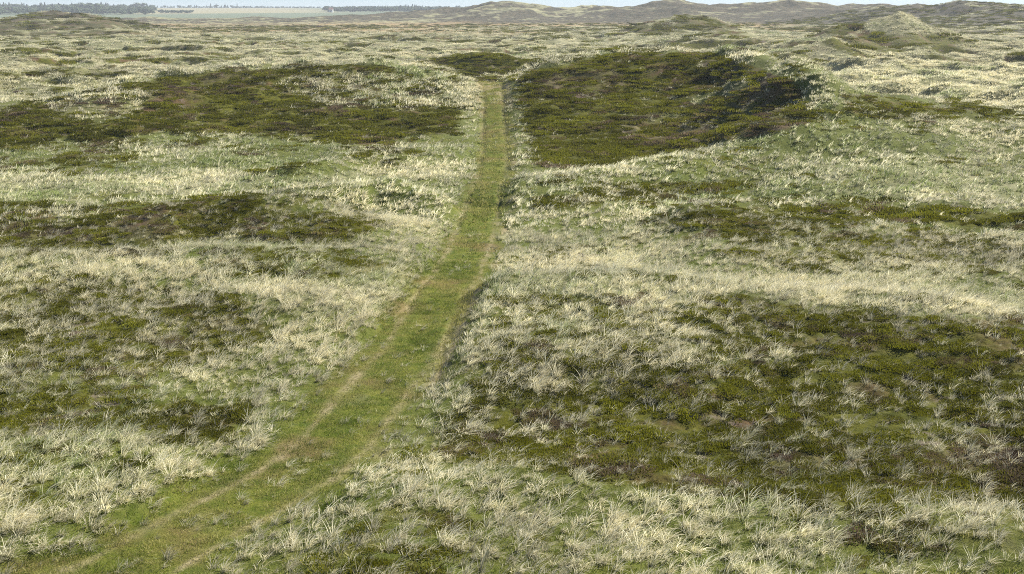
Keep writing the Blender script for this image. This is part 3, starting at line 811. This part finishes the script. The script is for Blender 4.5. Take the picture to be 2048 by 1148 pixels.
for k in range(46):
    x = 300 + 300 * (k + ru(0, .9)) / 46
    plant_tree(x, interp(top_m, x) + ru(-.5, 2.5), ru(2200, 2330), 'spruce' if k % 4 else 'leafy', 'small dark ' + ('spruce' if k % 4 else 'leafy tree') + ' in the skyline row ' + ('left of the tall spires, above the copse' if x < 415 else 'among the tall pointed spires' if x < 480 else 'right of the tall pointed spires'), ('spruces' if k % 4 else 'leafy trees') + ' of the skyline row ' + ('above the copse' if x < 415 else 'among the spires' if x < 480 else 'right of the spires'), ru(1.2, 2.0))
for x, y, lb in ((421, 6, 'tallest pointed spruce on the skyline, first of the spires right of the copse'), (432, 6.5, 'broad pointed spruce just right of the tallest skyline spire'),
                 (450, 6.5, 'lone narrow spruce with a gap on each side in the skyline row'), (474, 6, 'sharp spruce spire right of the lone narrow spruce on the skyline'),
                 (514, 10, 'pointed spruce at the left end of the low dark skyline clump'), (524, 9, 'thin spruce spire standing out of the low dark skyline clump')):
    plant_tree(x, y, 2240, 'spruce', lb, None, 1.25)
for x, y, lb in ((597, 13, 'round leafy tree on the skyline left of the second pale green mound of leaves'), (626, 13.5, 'wide light green round tree on the middle of the skyline'), (651, 15, 'dark round tree just left of the white farmhouse')):
    plant_tree(x, y, 2240, 'leafy', lb, None, 1.9)
for k in range(12):
    x = 321 + 58 * k / 11
    plant_tree(x, 18 + 5 * k / 11 + ru(-.8, .8), ru(1440, 1500), 'spruce' if k % 3 else 'leafy', 'leftmost tree of the small dark copse in the far fields' if k == 0 else 'rightmost and lowest tree of the small dark copse in the far fields' if k == 11 else 'dark tree inside the small copse in the far fields, neither end one', None if k in (0, 11) else 'trees inside the copse', 1.3)
top_r = [(660, 16), (700, 16), (720, 12), (735, 11), (745, 13), (760, 10), (775, 11), (782, 14), (795, 9), (830, 8), (850, 12), (900, 13), (960, 14)]
for k in range(84):
    x = 655 + 290 * (k + ru(0, .9)) / 84
    plant_tree(x, interp(top_r, x) + ru(-.3, 3), ru(1600, 1900), 'spruce' if k % 4 else 'leafy', 'blue ' + ('spruce' if k % 4 else 'leafy tree') + ' of the right belt, ' + ('in its low stretch beside the white farmhouse' if x < 715 else 'in its high stretch above the first middle dunes' if x < 850 else 'in its stretch sinking behind the middle dunes'), ('spruces' if k % 4 else 'leafy trees') + ' of the right belt ' + ('low stretch' if x < 715 else 'high stretch' if x < 850 else 'sinking stretch'), ru(1.5, 2.2))

# the low wood and hedges below and between the single trees
wood_protos = coll('wood_parts', [bpy.data.objects.new('wood_crown', c[0]) for c in BRO])
pts = []; scs = []
for (x0, x1, d0, d1, n, sc) in ((-140, 305, 1300, 1950, 1100, .95), (650, 960, 1600, 1950, 500, .85), (296, 640, 2200, 2330, 260, .42), (318, 384, 1440, 1500, 60, .5)):
    for _ in range(n):
        d = ru(d0, d1); x = ray(ru(x0, x1), 17)[0] * d
        pts.append((x, d, ground_z(x, d) - 1.2 * sc)); k = sc * ru(.7, 1.2); scs.append((k * 1.3, k * 1.3, k))
me = bpy.data.meshes.new('wood'); me.from_pydata(pts, [], [])
for nm, dat in (('rot', np.stack([np.zeros(len(pts)), np.zeros(len(pts)), rng.uniform(0, 6.28, len(pts))], -1)), ('scl', np.array(scs))):
    a = me.attributes.new(nm, 'FLOAT_VECTOR', 'POINT'); a.data.foreach_set('vector', dat.astype(np.float32).ravel())
a = me.attributes.new('idx', 'INT', 'POINT'); a.data.foreach_set('value', rng.integers(0, 1000, len(pts)).astype(np.int32))
wo = bpy.data.objects.new('wood', me); COL.objects.link(wo); md = wo.modifiers.new('scatter', 'NODES'); md.node_group = scatter_group('wood', wood_protos)
wo['kind'] = 'stuff'; wo['label'] = 'low hazy wood and hedges under the skyline trees'

# ------------------------------------------------------------------ far white farmhouses
def house(px, Yd, L, D, H, label):
    x = ray(px, 17)[0] * Yd; zg = ground_z(x, Yd)
    e = bpy.data.objects.new('farmhouse', None); COL.objects.link(e); e.location = (x, Yd, zg); e['label'] = label; e['category'] = 'house'
    def part(nm, vs, fs, mat, par=e):
        o = bpy.data.objects.new(nm, mesh_from(nm, vs, fs, mat)); COL.objects.link(o); o.parent = par; return o
    def box(x0, x1, y0, y1, z0, z1):
        return ([(x0, y0, z0), (x1, y0, z0), (x1, y1, z0), (x0, y1, z0), (x0, y0, z1), (x1, y0, z1), (x1, y1, z1), (x0, y1, z1)],
                [(0, 1, 5, 4), (1, 2, 6, 5), (2, 3, 7, 6), (3, 0, 4, 7), (4, 5, 6, 7), (3, 2, 1, 0)])
    l, d = L / 2, D / 2; rh = H + d * .8
    part('wall', [(-l, -d, -.5), (l, -d, -.5), (l, d, -.5), (-l, d, -.5), (-l, -d, H), (l, -d, H), (l, d, H), (-l, d, H), (-l, 0, rh - .2), (l, 0, rh - .2)],
         [(0, 1, 5, 4), (2, 3, 7, 6), (1, 2, 6, 9, 5), (3, 0, 4, 8, 7)], M_LIME)
    part('roof', [(-l - .3, -d - .4, H - .2), (l + .3, -d - .4, H - .2), (l + .3, 0, rh), (-l - .3, 0, rh), (l + .3, d + .4, H - .2), (-l - .3, d + .4, H - .2),
                  (-l - .3, -d - .4, H), (l + .3, -d - .4, H), (l + .3, 0, rh + .2), (-l - .3, 0, rh + .2), (l + .3, d + .4, H), (-l - .3, d + .4, H)],
         [(0, 3, 2, 1), (3, 5, 4, 2), (6, 7, 8, 9), (9, 8, 10, 11), (0, 1, 7, 6), (4, 5, 11, 10), (1, 2, 8, 7), (2, 4, 10, 8), (0, 6, 9, 3), (3, 9, 11, 5)], M_ROOF)
    for i in (-1, 1):
        part('window', *box(i * l * .5 - .5, i * l * .5 + .5, -d - .05, -d + .05, H * .4, H * .75), M_PANE)
    part('door', *box(-.5, .5, -d - .06, -d + .05, 0, H * .75), M_BARK)
    return e
house(17, 1440, 4.2, 5, 3.6, 'small white farmhouse in front of the dense tree belt at the far left')
house(662, 1590, 4.8, 5, 3.6, 'small white farmhouse among trees at the right end of the far fields')

# ------------------------------------------------------------------ haze
vs = [(sx * 4300, sy * 4300, z) for z in (-12, 24) for sx, sy in ((-1, -1), (1, -1), (1, 1), (-1, 1))]
fs = [(0, 3, 2, 1), (4, 5, 6, 7), (0, 1, 5, 4), (1, 2, 6, 5), (2, 3, 7, 6), (3, 0, 4, 7)]
mh, t = newmat('haze')
vo = N(t, 'ShaderNodeVolumePrincipled'); vo.inputs['Color'].default_value = (.82, .88, .97, 1); vo.inputs['Density'].default_value = 0.00023
t.links.new(vo.outputs[0], N(t, 'ShaderNodeOutputMaterial').inputs['Volume'])
hz = bpy.data.objects.new('haze', mesh_from('haze', vs, fs, mh)); COL.objects.link(hz); hz['kind'] = 'stuff'
hz['label'] = 'thin pale blue air haze over the whole landscape'
